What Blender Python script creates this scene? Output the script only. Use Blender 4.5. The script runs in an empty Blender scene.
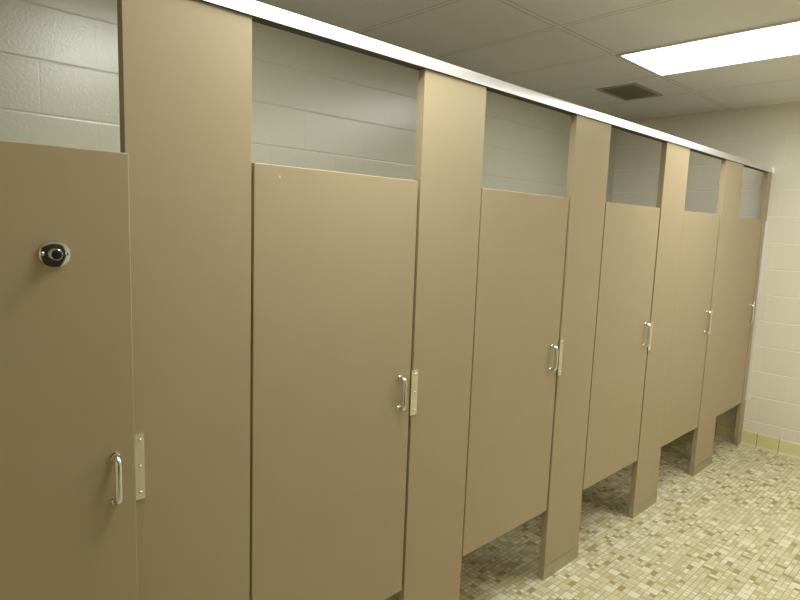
import bpy, bmesh, math
from mathutils import Vector, Matrix

scn = bpy.context.scene
COL = scn.collection
PI = math.pi

# ------------------------------------------------------------------ node helpers
def new_mat(name):
    m = bpy.data.materials.new(name); m.use_nodes = True
    nt = m.node_tree
    return m, nt, nt.nodes['Principled BSDF']

class N:
    """tiny node-writing helper"""
    def __init__(self, nt): self.nt = nt
    def add(self, kind, **kw):
        n = self.nt.nodes.new(kind)
        for k, v in kw.items(): setattr(n, k, v)
        return n
    def put(self, sock, v):
        if isinstance(v, bpy.types.NodeSocket): self.nt.links.new(v, sock)
        else: sock.default_value = v
    def math(self, op, a, b=None, c=None):
        n = self.add('ShaderNodeMath', operation=op)
        self.put(n.inputs[0], a)
        if b is not None: self.put(n.inputs[1], b)
        if c is not None: self.put(n.inputs[2], c)
        return n.outputs[0]
    def mix(self, f, a, b):
        n = self.add('ShaderNodeMix', data_type='RGBA')
        self.put(n.inputs[0], f); self.put(n.inputs[6], a); self.put(n.inputs[7], b)
        return n.outputs[2]
    def xyz(self, x, y, z=0.0):
        n = self.add('ShaderNodeCombineXYZ')
        self.put(n.inputs[0], x); self.put(n.inputs[1], y); self.put(n.inputs[2], z)
        return n.outputs[0]
    def pos(self):
        g = self.add('ShaderNodeNewGeometry')
        s = self.add('ShaderNodeSeparateXYZ'); self.nt.links.new(g.outputs['Position'], s.inputs[0])
        return g.outputs['Position'], s.outputs[0], s.outputs[1], s.outputs[2]
    def noise(self, vec, scale, detail=3.0):
        n = self.add('ShaderNodeTexNoise'); self.put(n.inputs['Vector'], vec)
        n.inputs['Scale'].default_value = scale; n.inputs['Detail'].default_value = detail
        return n.outputs[0]
    def bump(self, h, strength, dist, normal=None):
        n = self.add('ShaderNodeBump'); n.inputs['Strength'].default_value = strength
        n.inputs['Distance'].default_value = dist; self.put(n.inputs['Height'], h)
        if normal is not None: self.put(n.inputs['Normal'], normal)
        return n.outputs[0]

def C4(r, g, b): return (r, g, b, 1.0)

# ------------------------------------------------------------------ materials
PANEL_COL = (0.410, 0.328, 0.206)
def panel_material(name, nick=None):
    m, nt, b = new_mat(name); n = N(nt)
    p, x, y, z = n.pos()
    f = n.noise(p, 6.0, 2.0)
    col = n.mix(f, C4(PANEL_COL[0]*.97, PANEL_COL[1]*.97, PANEL_COL[2]*.96), C4(PANEL_COL[0]*1.03, PANEL_COL[1]*1.03, PANEL_COL[2]*1.04))
    if nick:
        dx = n.math('SUBTRACT', x, nick[0]); dz = n.math('SUBTRACT', z, nick[1])
        d = n.math('SQRT', n.math('ADD', n.math('MULTIPLY', dx, dx), n.math('MULTIPLY', dz, dz)))
        k = n.math('LESS_THAN', n.math('ADD', d, n.math('MULTIPLY', n.noise(p, 300.0), 0.003)), 0.0052)
        col = n.mix(n.math('MULTIPLY', k, 0.55), col, C4(0.75, 0.68, 0.55))
    n.put(b.inputs['Base Color'], col)
    b.inputs['Roughness'].default_value = 0.42
    b.inputs['Specular IOR Level'].default_value = 0.4
    n.put(b.inputs['Normal'], n.bump(n.noise(p, 420.0, 2.0), 0.06, 0.002))
    return m

def metal_material(name, col, rough, noise_scale=None):
    m, nt, b = new_mat(name); n = N(nt)
    b.inputs['Metallic'].default_value = 1.0
    p, x, y, z = n.pos()
    f = n.noise(p, noise_scale or 40.0, 2.0)
    n.put(b.inputs['Base Color'], n.mix(f, C4(*[c*.93 for c in col]), C4(*col)))
    b.inputs['Roughness'].default_value = rough
    return m

def block_material(name, axis, phase, col, joint_shading, rough, bump=0.35, joint=0.45):
    m, nt, b = new_mat(name); n = N(nt)
    p, x, y, z = n.pos()
    a = x if axis == 'x' else y
    vec = n.xyz(n.math('ADD', a, phase), n.math('ADD', z, -0.0055 + 4.064))
    t = n.add('ShaderNodeTexBrick', offset=0.5, offset_frequency=2, squash=1.0, squash_frequency=2)
    n.put(t.inputs['Vector'], vec)
    t.inputs['Scale'].default_value = 1.0
    t.inputs['Brick Width'].default_value = 0.4064
    t.inputs['Row Height'].default_value = 0.2032
    t.inputs['Mortar Size'].default_value = 0.0045
    t.inputs['Mortar Smooth'].default_value = 0.6
    t.inputs['Bias'].default_value = 0.0
    t.inputs['Color1'].default_value = C4(*col)
    t.inputs['Color2'].default_value = C4(*[c*0.97 for c in col])
    t.inputs['Mortar'].default_value = C4(*[(m_+c_*2)/3 for m_, c_ in zip(joint_shading, col)])
    n.put(b.inputs['Base Color'], t.outputs['Color'])
    b.inputs['Roughness'].default_value = rough
    b.inputs['Specular IOR Level'].default_value = 0.5
    h1 = n.math('SUBTRACT', 1.0, t.outputs['Fac'])
    fz = n.math('FRACT', n.math('DIVIDE', n.math('ADD', z, -0.0055 + 4.064), 0.2032))
    ez = n.math('MULTIPLY', n.math('MINIMUM', fz, n.math('SUBTRACT', 1.0, fz)), 0.2032)
    bed = n.add('ShaderNodeMapRange'); bed.interpolation_type = 'SMOOTHSTEP'
    n.put(bed.inputs['Value'], ez); bed.inputs['From Min'].default_value = 0.001; bed.inputs['From Max'].default_value = 0.007
    nb = n.bump(h1, joint*0.45, 0.004)
    nb = n.bump(bed.outputs['Result'], joint, 0.005, nb)
    n.put(b.inputs['Base Color'], n.mix(n.math('MULTIPLY', n.math('SUBTRACT', 1.0, bed.outputs['Result']), 0.8), t.outputs['Color'], C4(*joint_shading)))
    h2 = n.math('ADD', n.noise(p, 90.0, 4.0), n.math('MULTIPLY', n.noise(p, 330.0, 3.0), 0.5))
    n.put(b.inputs['Normal'], n.bump(h2, bump, 0.004, nb))
    return m

def floor_material():
    m, nt, b = new_mat('mosaic_floor_tile'); n = N(nt)
    p, x, y, z = n.pos()
    S = 0.0490
    u = n.math('ADD', n.math('DIVIDE', x, S), 100.13); v = n.math('ADD', n.math('DIVIDE', y, S), 100.37)
    cu = n.math('FLOOR', u); cv = n.math('FLOOR', v)
    fu = n.math('FRACT', u); fv = n.math('FRACT', v)
    w = n.add('ShaderNodeTexWhiteNoise', noise_dimensions='2D'); n.put(w.inputs['Vector'], n.xyz(cu, cv))
    r = w.outputs['Value']
    # four layouts of a 2 inch cell: one large square, two strips either way, four small squares
    # r < .16 one large square; .16-.42 two strips along x; .42-.50 two strips along y; the rest four small squares
    big = n.math('LESS_THAN', r, 0.16)
    splitx = n.math('GREATER_THAN', r, 0.42)
    splity = n.math('SUBTRACT', n.math('SUBTRACT', 1.0, big), n.math('MULTIPLY', splitx, n.math('LESS_THAN', r, 0.50)))
    nx = n.math('ADD', 1.0, splitx); ny = n.math('ADD', 1.0, splity)
    gx = n.math('MULTIPLY', fu, nx); gy = n.math('MULTIPLY', fv, ny)
    ix = n.math('FLOOR', gx); iy = n.math('FLOOR', gy)
    lx = n.math('FRACT', gx); ly = n.math('FRACT', gy)
    ex = n.math('DIVIDE', n.math('MINIMUM', lx, n.math('SUBTRACT', 1.0, lx)), nx)
    ey = n.math('DIVIDE', n.math('MINIMUM', ly, n.math('SUBTRACT', 1.0, ly)), ny)
    e = n.math('MINIMUM', ex, ey)
    tile = n.add('ShaderNodeMapRange'); tile.interpolation_type = 'SMOOTHSTEP'
    n.put(tile.inputs['Value'], e); tile.inputs['From Min'].default_value = 0.018; tile.inputs['From Max'].default_value = 0.045
    w2 = n.add('ShaderNodeTexWhiteNoise', noise_dimensions='2D')
    n.put(w2.inputs['Vector'], n.xyz(n.math('ADD', n.math('MULTIPLY', cu, 2.0), ix), n.math('ADD', n.math('MULTIPLY', cv, 2.0), iy)))
    ramp = n.add('ShaderNodeValToRGB'); cr = ramp.color_ramp; cr.interpolation = 'CONSTANT'
    stops = [(0.0, (0.76, 0.73, 0.56)), (0.20, (0.66, 0.605, 0.385)), (0.44, (0.60, 0.535, 0.32)), (0.62, (0.69, 0.64, 0.44)),
             (0.78, (0.54, 0.465, 0.255)), (0.86, (0.66, 0.555, 0.385)), (0.915, (0.38, 0.30, 0.125))]
    cr.elements[0].position = 0.0; cr.elements[0].color = C4(*stops[0][1])
    cr.elements[1].position = stops[1][0]; cr.elements[1].color = C4(*stops[1][1])
    for pos_, c in stops[2:]:
        el = cr.elements.new(pos_); el.color = C4(*c)
    n.put(ramp.inputs['Fac'], n.math('MULTIPLY', w2.outputs['Value'], n.math('SUBTRACT', 1.0, n.math('MULTIPLY', big, 0.62))))
    mott = n.noise(p, 160.0, 3.0)
    tcol = n.mix(n.math('MULTIPLY', mott, 0.14), ramp.outputs['Color'], C4(0.30, 0.25, 0.13))
    dirt = n.noise(p, 2.2, 3.0)
    grout = n.mix(dirt, C4(0.30, 0.25, 0.13), C4(0.46, 0.39, 0.23))
    n.put(b.inputs['Base Color'], n.mix(tile.outputs['Result'], grout, tcol))
    b.inputs['Roughness'].default_value = 0.5
    b.inputs['Specular IOR Level'].default_value = 0.35
    n.put(b.inputs['Normal'], n.bump(tile.outputs['Result'], 0.35, 0.0015))
    return m

GX0, GY0, GW, GL = 3.275, 0.343, 0.6, 1.2
def ceiling_material():
    m, nt, b = new_mat('ceiling_tile'); n = N(nt)
    p, x, y, z = n.pos()
    def edge(a, o, w):
        f = n.math('FRACT', n.math('ADD', n.math('DIVIDE', n.math('SUBTRACT', a, o), w), 50.0))
        return n.math('MULTIPLY', n.math('MINIMUM', f, n.math('SUBTRACT', 1.0, f)), w)
    e = n.math('MINIMUM', edge(x, GX0, GW), edge(y, GY0, GL))
    bar = n.math('LESS_THAN', e, 0.012)
    lip = n.math('MULTIPLY', n.math('LESS_THAN', e, 0.016), n.math('SUBTRACT', 1.0, bar))
    sp = n.noise(p, 130.0, 4.0)
    tcol = n.mix(sp, C4(0.77, 0.77, 0.76), C4(0.87, 0.87, 0.86))
    col = n.mix(n.math('MULTIPLY', bar, 0.8), tcol, C4(0.84, 0.84, 0.82))
    col = n.mix(n.math('MULTIPLY', lip, 0.75), col, C4(0.24, 0.22, 0.17))
    n.put(b.inputs['Base Color'], col)
    b.inputs['Roughness'].default_value = 0.85
    nb = n.bump(bar, 0.5, 0.004)
    n.put(b.inputs['Normal'], n.bump(sp, 0.35, 0.004, nb))
    return m

def base_tile_material(name, axis, phase):
    m, nt, b = new_mat(name); n = N(nt)
    p, x, y, z = n.pos()
    a = x if axis == 'x' else y
    W = 0.1524
    f = n.math('FRACT', n.math('ADD', n.math('DIVIDE', n.math('SUBTRACT', a, phase), W), 60.0))
    e = n.math('MULTIPLY', n.math('MINIMUM', f, n.math('SUBTRACT', 1.0, f)), W)
    j = n.math('LESS_THAN', e, 0.0022)
    c = n.math('FLOOR', n.math('ADD', n.math('DIVIDE', n.math('SUBTRACT', a, phase), W), 60.0))
    w = n.add('ShaderNodeTexWhiteNoise', noise_dimensions='1D'); n.put(w.inputs['W'], c)
    col = n.mix(w.outputs['Value'], C4(0.66, 0.60, 0.32), C4(0.73, 0.67, 0.38))
    n.put(b.inputs['Base Color'], n.mix(j, col, C4(0.22, 0.17, 0.08)))
    b.inputs['Roughness'].default_value = 0.25
    n.put(b.inputs['Normal'], n.bump(n.math('SUBTRACT', 1.0, j), 0.5, 0.002))
    return m

def plain(name, col, rough, spec=0.4):
    m, nt, b = new_mat(name); n = N(nt)
    p, x, y, z = n.pos()
    f = n.noise(p, 60.0, 2.0)
    n.put(b.inputs['Base Color'], n.mix(f, C4(*[c*.94 for c in col]), C4(*col)))
    b.inputs['Roughness'].default_value = rough
    b.inputs['Specular IOR Level'].default_value = spec
    return m

LIGHT_STRENGTH = 5.0
def diffuser_material(name, k):
    m, nt, b = new_mat(name); n = N(nt)
    p, x, y, z = n.pos()
    b.inputs['Base Color'].default_value = C4(.8, .8, .78)
    b.inputs['Roughness'].default_value = 0.5
    b.inputs['Emission Color'].default_value = C4(0.97, 1.0, 0.94)
    b.inputs['Emission Strength'].default_value = LIGHT_STRENGTH*k
    return m

M_PANEL = panel_material('tan_partition_paint')
M_PANEL_NICK = panel_material('tan_partition_paint_nicked', nick=(0.857, 1.778))
M_CHROME = metal_material('chrome', (0.80, 0.80, 0.78), 0.10)
M_SATIN = metal_material('satin_stainless', (0.84, 0.81, 0.69), 0.24)
M_SHOE = metal_material('brushed_stainless_shoe', (0.50, 0.465, 0.37), 0.30)
M_ALU = metal_material('anodized_aluminium', (0.86, 0.86, 0.88), 0.55)
M_RUBBER = plain('black_rubber', (0.012, 0.011, 0.010), 0.5)
M_RAIL_SHADE = plain('painted_rail_shade', (0.085, 0.08, 0.065), 0.6, 0.2)  # dark colour painting the shade under the head rail
M_VENT = plain('vent_brown_paint', (0.34, 0.32, 0.24), 0.6)
M_VENT_DARK = plain('vent_dark_duct', (0.06, 0.055, 0.042), 0.9)
M_VENT_FRAME = plain('vent_frame_paint', (0.42, 0.39, 0.31), 0.5)
M_FIX = plain('fixture_white_enamel', (0.75, 0.74, 0.68), 0.4)
M_DIFF = diffuser_material('light_diffuser', 1.0)
M_DIFF_STRONG = diffuser_material('light_diffuser_stronger', 1.5)  # same lens with stronger emission to brighten the back wall

# ------------------------------------------------------------------ mesh helpers
def link(o, parent=None):
    COL.objects.link(o)
    if parent is not None: o.parent = parent
    return o

def mesh_obj(name, bm, mat, parent=None, smooth=False):
    me = bpy.data.meshes.new(name)
    bmesh.ops.recalc_face_normals(bm, faces=bm.faces)
    bm.to_mesh(me); bm.free()
    me.materials.append(mat)
    if smooth:
        for f in me.polygons: f.use_smooth = True
        try: me.set_sharp_from_angle(angle=math.radians(38))
        except Exception: pass
    return link(bpy.data.objects.new(name, me), parent)

def add_box(bm, x0, x1, y0, y1, z0, z1, bevel=0.0, seg=2):
    r = bmesh.ops.create_cube(bm, size=1.0)
    vs = r['verts']
    for v in vs:
        v.co = Vector((x0 if v.co.x < 0 else x1, y0 if v.co.y < 0 else y1, z0 if v.co.z < 0 else z1))
    if bevel > 0:
        es = list({e for v in vs for e in v.link_edges})
        bmesh.ops.bevel(bm, geom=es, offset=bevel, segments=seg, profile=0.5, affect='EDGES')
    return bm

def ring(x0, x1, y0, y1, z0, z1, t):
    """rectangular frame in the xy plane, wall t wide"""
    bm = bmesh.new(); L = []
    for z in (z0, z1):
        for q in (0, t):
            L.append([bm.verts.new(c) for c in ((x0+q, y0+q, z), (x1-q, y0+q, z), (x1-q, y1-q, z), (x0+q, y1-q, z))])
    ol, il, oh, ih = L
    for i in range(4):
        j = (i+1) % 4
        bm.faces.new((ol[i], ol[j], oh[j], oh[i])); bm.faces.new((il[i], il[j], ih[j], ih[i]))
        bm.faces.new((ol[i], ol[j], il[j], il[i])); bm.faces.new((oh[i], oh[j], ih[j], ih[i]))
    return bm

def box(*a, **k):
    return add_box(bmesh.new(), *a, **k)

def add_lathe(bm, prof, origin, axis, seg=32):
    """prof: list of (r, h); revolved round the axis direction"""
    ax = Vector(axis).normalized()
    s = ax.orthogonal().normalized(); t = ax.cross(s)
    rings = []
    for r, h in prof:
        c = Vector(origin) + ax*h
        if r < 1e-6: rings.append([bm.verts.new(c)])
        else: rings.append([bm.verts.new(c + s*r*math.cos(2*PI*i/seg) + t*r*math.sin(2*PI*i/seg)) for i in range(seg)])
    for a, b in zip(rings, rings[1:]):
        for i in range(seg):
            j = (i+1) % seg
            if len(a) == 1 and len(b) == 1: continue
            if len(a) == 1: bm.faces.new((a[0], b[i], b[j]))
            elif len(b) == 1: bm.faces.new((a[i], a[j], b[0]))
            else: bm.faces.new((a[i], a[j], b[j], b[i]))
    return bm

def add_tube(bm, pts, rad, seg=16, flat=1.0):
    """tube through points lying in a plane x = const; flat squeezes it in y/z normal direction"""
    side = Vector((1, 0, 0)); rings = []
    pts = [Vector(p) for p in pts]
    for i, p in enumerate(pts):
        d = (pts[min(i+1, len(pts)-1)] - pts[max(i-1, 0)]).normalized()
        nrm = d.cross(side).normalized()
        rings.append([bm.verts.new(p + side*rad*math.cos(2*PI*k/seg) + nrm*rad*flat*math.sin(2*PI*k/seg)) for k in range(seg)])
    for a, b in zip(rings, rings[1:]):
        for k in range(seg):
            j = (k+1) % seg
            bm.faces.new((a[k], a[j], b[j], b[k]))
    bm.faces.new(rings[0]); bm.faces.new(list(reversed(rings[-1])))
    return bm

def empty(name, loc, label, cat, group=None):
    o = bpy.data.objects.new(name, None); o.empty_display_size = 0.1
    o.location = loc; o['label'] = label; o['category'] = cat; o['kind'] = 'thing'
    if group: o['group'] = group
    return link(o)

def structure(name, bm, mat):
    o = mesh_obj(name, bm, mat); o['kind'] = 'structure'; return o

# ------------------------------------------------------------------ the room
XL, XR = -0.92, 5.218
YB, YF = 1.29, -2.70
H = 2.68
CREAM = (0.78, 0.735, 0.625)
CREAM_DIMMED = (0.53, 0.52, 0.415)  # same cream paint, its dimmer light put into the colour
structure('floor', box(XL-.1, XR+.1, YF-.1, YB+.1, -0.1, 0.0), floor_material())
structure('ceiling', box(XL-.1, XR+.1, YF-.1, YB+.1, H, H+0.1), ceiling_material())
structure('wall_back', box(XL-.1, XR+.1, YB, YB+.1, 0, H), block_material('painted_block_back_dimmed', 'x', -0.583 + 8.128 + 0.2032, CREAM_DIMMED, [c*.90 for c in CREAM_DIMMED], 0.20, 0.18, 0.2))  # joints darkened to paint in their shade
structure('wall_right', box(XR, XR+.1, YF, YB, 0, H), block_material('painted_block_end', 'y', 8.2, CREAM, [c*1.12 for c in CREAM], 0.42, 0.18, 0.4))  # joints lightened to paint in the light they catch
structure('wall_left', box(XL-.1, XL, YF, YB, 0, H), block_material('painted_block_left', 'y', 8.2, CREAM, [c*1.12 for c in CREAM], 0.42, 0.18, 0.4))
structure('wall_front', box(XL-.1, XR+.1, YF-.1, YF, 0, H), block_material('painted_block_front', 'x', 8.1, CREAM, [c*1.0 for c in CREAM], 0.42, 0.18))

M_DARK_REFLECTION = plain('dark_reflection_paint', (0.030, 0.021, 0.013), 0.45)
structure('dark_reflection_panel', box(-0.45, 1.20, YF+0.0005, YF+0.030, 0.006, 2.08, 0.003, 2), M_DARK_REFLECTION)  # invented dark slab behind the camera for the chrome to reflect

def cove_base(name, p0, p1, inward, mat):
    """glazed cove tile along p0..p1; inward points into the room"""
    prof = [(0.0, 0.0), (0.026, 0.0), (0.026, 0.003), (0.018, 0.005), (0.012, 0.011), (0.0095, 0.02), (0.009, 0.108), (0.0075, 0.113), (0.004, 0.116), (0.0, 0.116)]
    bm = bmesh.new(); rows = []
    for p in (p0, p1):
        rows.append([bm.verts.new(Vector((p[0], p[1], 0)) + Vector(inward)*d + Vector((0, 0, z))) for d, z in prof])
    k = len(prof)
    for i in range(k):
        j = (i+1) % k
        bm.faces.new((rows[0][i], rows[0][j], rows[1][j], rows[1][i]))
    bm.faces.new(rows[0]); bm.faces.new(list(reversed(rows[1])))
    structure(name, bm, mat)
cove_base('baseboard_right', (XR, YF), (XR, YB), (-1, 0, 0), base_tile_material('yellow_cove_tile_end', 'y', -0.112))
cove_base('baseboard_back', (XL, YB), (XR, YB), (0, -1, 0), base_tile_material('yellow_cove_tile_back', 'x', 0.05))

# ------------------------------------------------------------------ stall front
TH = 0.030                                 # pilaster thickness, face at y = 0
ZT, ZB, ZR = 1.808, 0.357, 2.164           # door top, door bottom, underside of the head rail
RECESS = 0.003

def extrude(prof, z0, z1):
    bm = bmesh.new()
    lo = [bm.verts.new((x, y, z0)) for x, y in prof]; hi = [bm.verts.new((x, y, z1)) for x, y in prof]
    k = len(prof)
    for i in range(k): bm.faces.new((lo[i], lo[(i+1) % k], hi[(i+1) % k], hi[i]))
    bm.faces.new(lo); bm.faces.new(list(reversed(hi)))
    return bm

def screw(bm, x, y, z, r=0.0042):
    add_lathe(bm, [(0.0, 0.0032), (r*.55, 0.0029), (r*.9, 0.0018), (r, 0.0004), (r, -0.001)], (x, y, z), (0, -1, 0), 14)
    return bm

def strike_plate(parent, x0, x1, z0, z1, lip=0.004):
    """keeper plate screwed to the pilaster face, its left edge folded in behind the door"""
    bm = extrude([(x0, 0.024), (x0, -0.0006), (x0-lip, -0.0006), (x0-lip, -0.0022), (x0-lip+0.0012, -0.0035), (x1-0.001, -0.0035), (x1, -0.0025), (x1, -0.0002), (x0+0.0022, -0.0002), (x0+0.0022, 0.024)], z0, z1)
    pl = mesh_obj('strike_plate', bm, M_SATIN, parent); pl['label'] = 'shiny metal strike plate with three screws'
    cx = (x0+x1)/2 + 0.001
    for k in (0.1, 0.5, 0.9):
        mesh_obj('screw', screw(bmesh.new(), cx, -0.0035, z0 + (z1-z0)*k), M_CHROME, pl, True)
    return pl

def pilaster(x0, x1, label, plate=None, divider=True, bracket=False):
    t = empty('stall_pilaster', (x0, 0, 0), label, 'pilaster', 'pilasters of the stall front')
    w = x1 - x0
    mesh_obj('panel', box(0, w, 0, TH, 0.004, ZR, 0.0012, 2), M_PANEL, t)
    e = 0.0018
    bm = ring(-e, w+e, -e, TH+e, 0.0, 0.066, e)
    sh = mesh_obj('shoe', bm, M_SHOE, t); sh['label'] = 'brushed steel shoe'
    if divider:
        c = w*0.5
        mesh_obj('divider_panel', box(c-.0125, c+.0125, TH, YB-0.0005, ZB, ZT, 0.0016, 2), M_PANEL, t)
    if plate:
        strike_plate(t, *[v - (x0 if i < 2 else 0) for i, v in enumerate(plate)], lip=0.0 if plate[0] < 1 else 0.004)
    if bracket:
        bm = extrude([(w-0.024, -0.0003), (w-0.024, -0.0035), (w-0.004, -0.0035), (w-0.004, -0.012), (w-0.0005, -0.012), (w-0.0005, -0.0003)], ZB+0.01, ZT-0.01)
        br = mesh_obj('wall_bracket', bm, M_ALU, t)
        br['label'] = 'bright aluminium bracket against the wall'
    return t

def pull_handle(parent, x, z0, z1, yface, out=0.025, r=0.0084):
    """bent chrome bar pull with two round feet"""
    pts = []; R = 0.014
    pts.append((x, yface+0.0005, z1)); pts.append((x, yface-(out-R)*.6, z1))
    for i in range(0, 9):
        a = PI/2*i/8; pts.append((x, yface-(out-R)-R*math.sin(a), z1-R+R*math.cos(a)))
    for i in range(1, 6):
        pts.append((x, yface-out, z1-R+(z0-z1+2*R)*i/6))
    for i in range(0, 9):
        a = PI/2*i/8; pts.append((x, yface-(out-R)-R*math.cos(a), z0+R-R*math.sin(a)))
    pts.append((x, yface-(out-R)*.6, z0)); pts.append((x, yface+0.0005, z0))
    bm = bmesh.new()
    add_tube(bm, pts, r, 18)
    h = mesh_obj('pull_handle', bm, M_CHROME, parent, True); h['label'] = 'bright chrome pull handle'
    for z in (z0, z1):
        fb = add_lathe(bmesh.new(), [(0.0115, 0.0), (0.0115, 0.002), (0.0105, 0.0035), (0.0080, 0.004)], (x, yface, z), (0, -1, 0), 22)
        mesh_obj('foot', fb, M_CHROME, h, True)
    return h

def latch_body(parent, x0, x1, z, yback):
    """slide latch on the stall side of the door, out of sight from the front"""
    mesh_obj('latch', box(x0, x1, yback, yback+0.014, z-.03, z+.03, 0.002, 2), M_SATIN, parent)

def stall_door(x0, x1, label, mat=M_PANEL, handle=None, zt=ZT, zb=ZB, hinge_y=RECESS, rot=0.0, gap=0.007):
    t = empty('stall_door', (x0, hinge_y, zb), label, 'stall door', 'doors of the toilet stalls')
    t.rotation_euler = (0, 0, rot)
    w = x1 - x0
    mesh_obj('panel', box(0, w, 0, 0.025, 0, zt-zb, 0.0022, 3), mat, t)
    if handle: pull_handle(t, handle[0]-x0, handle[1]-zb, handle[2]-zb, 0.0)
    latch_body(t, w-0.075, w-0.004, 1.09-zb, 0.025)
    for z in (0.012, zt-zb-0.062):                     # pivots at the hinge side, reaching the pilaster
        bm = add_lathe(bmesh.new(), [(0.0, 0.0), (gap/2, 0.0), (gap/2, 0.05), (0.0, 0.05)], (-gap/2, 0.0125, z), (0, 0, 1), 16)
        mesh_obj('hinge', bm, M_SATIN, t, True)
    return t

# pilasters, left to right
P = [(0.461, 0.7715), (1.391, 1.7068), (2.3320, 2.6422), (3.2740, 3.5910), (4.2070, 4.5475), (5.1260, XR-0.001)]
pilaster(P[0][0], P[0][1], 'broad tan pilaster just right of the ajar door with the bumper', (0.4665, 0.4905, 0.986, 1.150))
pilaster(P[1][0], P[1][1], 'second tan pilaster right of the ajar door, between the nicked door and the next', (1.3860, 1.4140, 1.010, 1.171))
pilaster(P[2][0], P[2][1], 'third tan pilaster right of the ajar door, its steel shoe nearest of those showing', (2.3245, 2.350, 1.006, 1.175))
pilaster(P[3][0], P[3][1], 'fourth tan pilaster right of the ajar door, standing on a steel shoe', (3.268, 3.297, 1.006, 1.175))
pilaster(P[4][0], P[4][1], 'fifth tan pilaster right of the ajar door, last wide one before the end wall', (4.2015, 4.2305, 1.006, 1.175))
pilaster(P[5][0], P[5][1], 'narrow tan pilaster fixed to the end block wall with an aluminium bracket', (5.1205, 5.1480, 1.006, 1.175), divider=False, bracket=True)
pilaster(XL+0.001, -0.398, 'wide tan pilaster against the left wall, hinge side of the ajar door', None, divider=False)

# doors, left to right
def sc(x): return x*(1+RECESS/1.382)
HZ0, HZ1 = 1.045, 1.150
AJAR = math.radians(-2.9)
d1 = stall_door(-0.392, 0.4555, 'tan stall door slightly ajar, with a round chrome bumper on its face', zt=1.793,
                handle=(0.4125, 1.020, 1.122), hinge_y=0.0, rot=AJAR)
stall_door(sc(.7789), sc(1.3792), 'tan stall door with a small pale nick near its top left corner', M_PANEL_NICK, handle=(1.3315, HZ0, HZ1), gap=sc(.7789)-P[0][1]-0.0002)
stall_door(sc(1.7140), sc(2.3150), 'tan stall door between the second and third pilasters right of the ajar door', handle=(2.266, HZ0, HZ1), gap=sc(1.7140)-P[1][1]-0.0002)
stall_door(sc(2.6510), sc(3.2600), 'tan stall door between the third and fourth pilasters right of the ajar door', handle=(3.212, 1.045, 1.166), gap=sc(2.6510)-P[2][1]-0.0002)
stall_door(sc(3.5900), sc(4.1900), 'tan stall door between the fourth and fifth pilasters right of the ajar door', handle=(4.140, 1.030, 1.164), gap=sc(3.5900)-P[3][1]-0.0002)
stall_door(sc(4.5450), sc(5.1080), 'last tan stall door, beside the end block wall', handle=(5.056, 1.022, 1.150), gap=sc(4.5450)-P[4][1]-0.0002)

# chrome bumper on the ajar door (door-local coordinates)
bx, bz = 0.7005, 1.577 - ZB
bm = add_lathe(bmesh.new(), [(0.0285, 0.0), (0.0285, 0.0048), (0.0281, 0.0056), (0.0274, 0.0059), (0.018, 0.0064), (0.0118, 0.0067), (0.0112, 0.0095),
                             (0.0108, 0.018), (0.0114, 0.0215), (0.0114, 0.0240), (0.0100, 0.0255), (0.0092, 0.0255), (0.0, 0.0250)], (bx, 0.0, bz), (0, -1, 0), 48)
bump_o = mesh_obj('bumper', bm, M_CHROME, d1, True)
bump_o['label'] = 'round chrome bumper with black rubber tip'
bm = add_lathe(bmesh.new(), [(0.0090, 0.0245), (0.0090, 0.0275), (0.0078, 0.0292), (0.0, 0.0300)], (bx, 0.0, bz), (0, -1, 0), 32)
mesh_obj('rubber_tip', bm, M_RUBBER, bump_o, True)
for s in (-1, 1):
    bm = add_lathe(bmesh.new(), [(0.0, 0.0042), (0.0022, 0.0038), (0.0038, 0.0020), (0.0040, -0.002)], (bx+s*0.0222, -0.0060, bz+0.001), (0, -1, 0), 16)
    mesh_obj('screw', bm, M_CHROME, bump_o, True)

# head rail running over every pilaster
rail = empty('head_rail', (XL, 0.015, ZR), 'long aluminium head rail running along the top of all the stalls', 'rail')
outer = [(-0.0232, 0.000), (-0.0230, 0.005), (-0.0212, 0.013), (-0.0184, 0.022), (-0.0150, 0.031), (-0.0110, 0.038), (-0.006, 0.042), (0.006, 0.042),
         (0.0110, 0.038), (0.0150, 0.031), (0.0184, 0.022), (0.0212, 0.013), (0.0230, 0.005), (0.0232, 0.000)]
inner = [(0.0212, 0.000), (0.0205, 0.008), (0.0164, 0.022), (0.0110, 0.034), (-0.0110, 0.034), (-0.0164, 0.022), (-0.0205, 0.008), (-0.0212, 0.000)]
prof = outer + inner
bm = bmesh.new(); rows = []
for xx in (0.002, XR-XL-0.004):
    rows.append([bm.verts.new((xx, y, z)) for y, z in prof])
k = len(prof)
for i in range(k):
    j = (i+1) % k
    bm.faces.new((rows[0][i], rows[0][j], rows[1][j], rows[1][i]))
bm.faces.new(rows[0]); bm.faces.new(list(reversed(rows[1])))
mesh_obj('channel', bm, M_ALU, rail)
mesh_obj('underside_shade', box(0.002, XR-XL-0.0046, -0.0212, 0.0212, 0.0003, 0.0020), M_RAIL_SHADE, rail)  # dark sheet standing in for shade in the channel
bm = box(XR-XL-0.0045, XR-XL-0.0005, -0.031, 0.031, -0.003, 0.044, 0.001, 1)
fl = mesh_obj('end_flange', bm, M_ALU, rail)

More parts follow.
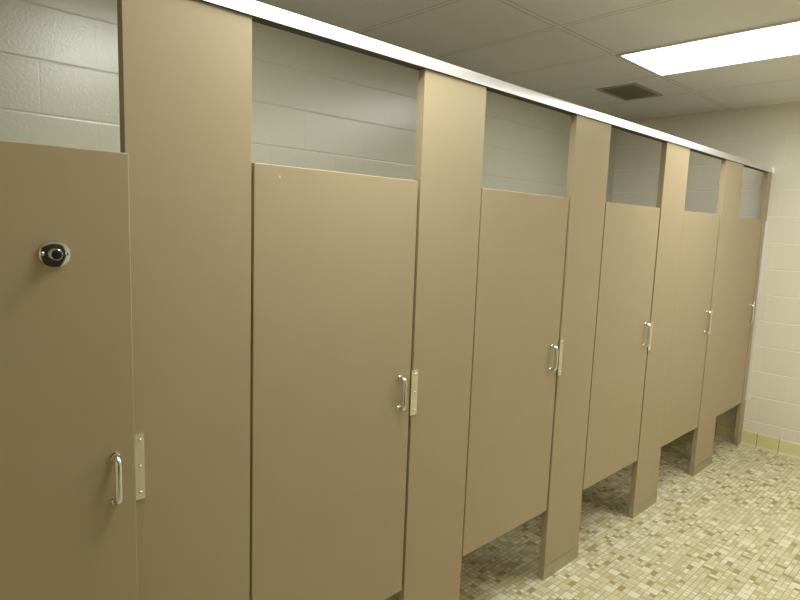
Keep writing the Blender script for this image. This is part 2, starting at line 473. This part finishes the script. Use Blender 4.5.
# ------------------------------------------------------------------ ceiling fixtures
def ceiling_light(x0, label, dm, n):                   # n lenses end to end in one housing; a second is added fill
    t = empty('ceiling_light', (x0+GW/2, GY0-GL*n/2, H), label, 'ceiling light', 'recessed fluorescent panels')
    a, b_ = GW/2-0.004, GL*n/2-0.004
    f = 0.020
    mesh_obj('frame', ring(-a, a, -b_, b_, -0.010, -0.0005, f), M_FIX, t)
    for k in range(n):
        y1 = b_-f if k == 0 else -0.008
        y0 = -b_+f if k == n-1 else 0.008
        mesh_obj('diffuser', box(-a+f, a-f, y0, y1, -0.0075, -0.001), dm, t)
    if n > 1: mesh_obj('added_lens_bar', box(-a+f, a-f, -0.008, 0.008, -0.010, -0.0005), M_FIX, t)
    return t
ceiling_light(GX0, 'bright rectangular ceiling light panel near the end wall', M_DIFF, 2)  # second lens added out of view as frontal fill light
ceiling_light(GX0-4*GW, 'bright ceiling light panel above the nearest stalls, out of the picture', M_DIFF_STRONG, 1)

vx0, vx1, vy0, vy1 = 3.985, 4.395, 0.565, 0.815
v = empty('ceiling_vent', ((vx0+vx1)/2, (vy0+vy1)/2, H), 'small dark louvred vent grille in the ceiling beside the light panel', 'vent')
a, b_ = (vx1-vx0)/2, (vy1-vy0)/2
f = 0.020
bm = ring(-a-f, a+f, -b_-f, b_+f, -0.008, -0.0005, f)
mesh_obj('frame', bm, M_VENT_FRAME, v)
mesh_obj('backing', box(-a, a, -b_, b_, -0.002, -0.0005), M_VENT_DARK, v)
bm = bmesh.new()
ns = 12
for i in range(ns):
    y = -b_ + (i+0.5)*2*b_/ns
    r0 = len(bm.verts)
    add_box(bm, -a, a, y-0.0085, y+0.0085, -0.0052, -0.0040)
    bm.verts.ensure_lookup_table()
    for q in bm.verts[r0:]:
        q.co.z += (q.co.y - y)*0.18
mesh_obj('louvre', bm, M_VENT, v)

# ------------------------------------------------------------------ camera
d, h, yaw, pitch, roll, fpx = 1.382, 1.6605, 0.7610, -0.1269, 0.0371, 584.44
fw = Vector((math.sin(yaw)*math.cos(pitch), math.cos(yaw)*math.cos(pitch), math.sin(pitch)))
r = Vector((math.cos(yaw), -math.sin(yaw), 0)); u = r.cross(fw)
r2 = r*math.cos(roll) + u*math.sin(roll); u2 = u*math.cos(roll) - r*math.sin(roll)
cam = bpy.data.cameras.new('camera'); co = link(bpy.data.objects.new('camera', cam))
mw = Matrix((r2, u2, -fw)).transposed().to_4x4(); mw.translation = Vector((0, -d, h))
co.matrix_world = mw
cam.sensor_width = 36.0; cam.lens = fpx/800*36.0; cam.clip_start = 0.02
scn.camera = co

# ------------------------------------------------------------------ world and view
w = bpy.data.worlds.new('world'); scn.world = w; w.use_nodes = True
w.node_tree.nodes['Background'].inputs[0].default_value = C4(0.02, 0.02, 0.02)
w.node_tree.nodes['Background'].inputs[1].default_value = 0.0
vs = scn.view_settings
vs.view_transform = 'Standard'; vs.look = 'None'; vs.gamma = 1.0; vs.use_curve_mapping = False
vs.exposure = 1.3
scn.cycles.max_bounces = 10; scn.cycles.diffuse_bounces = 6; scn.cycles.use_denoising = True
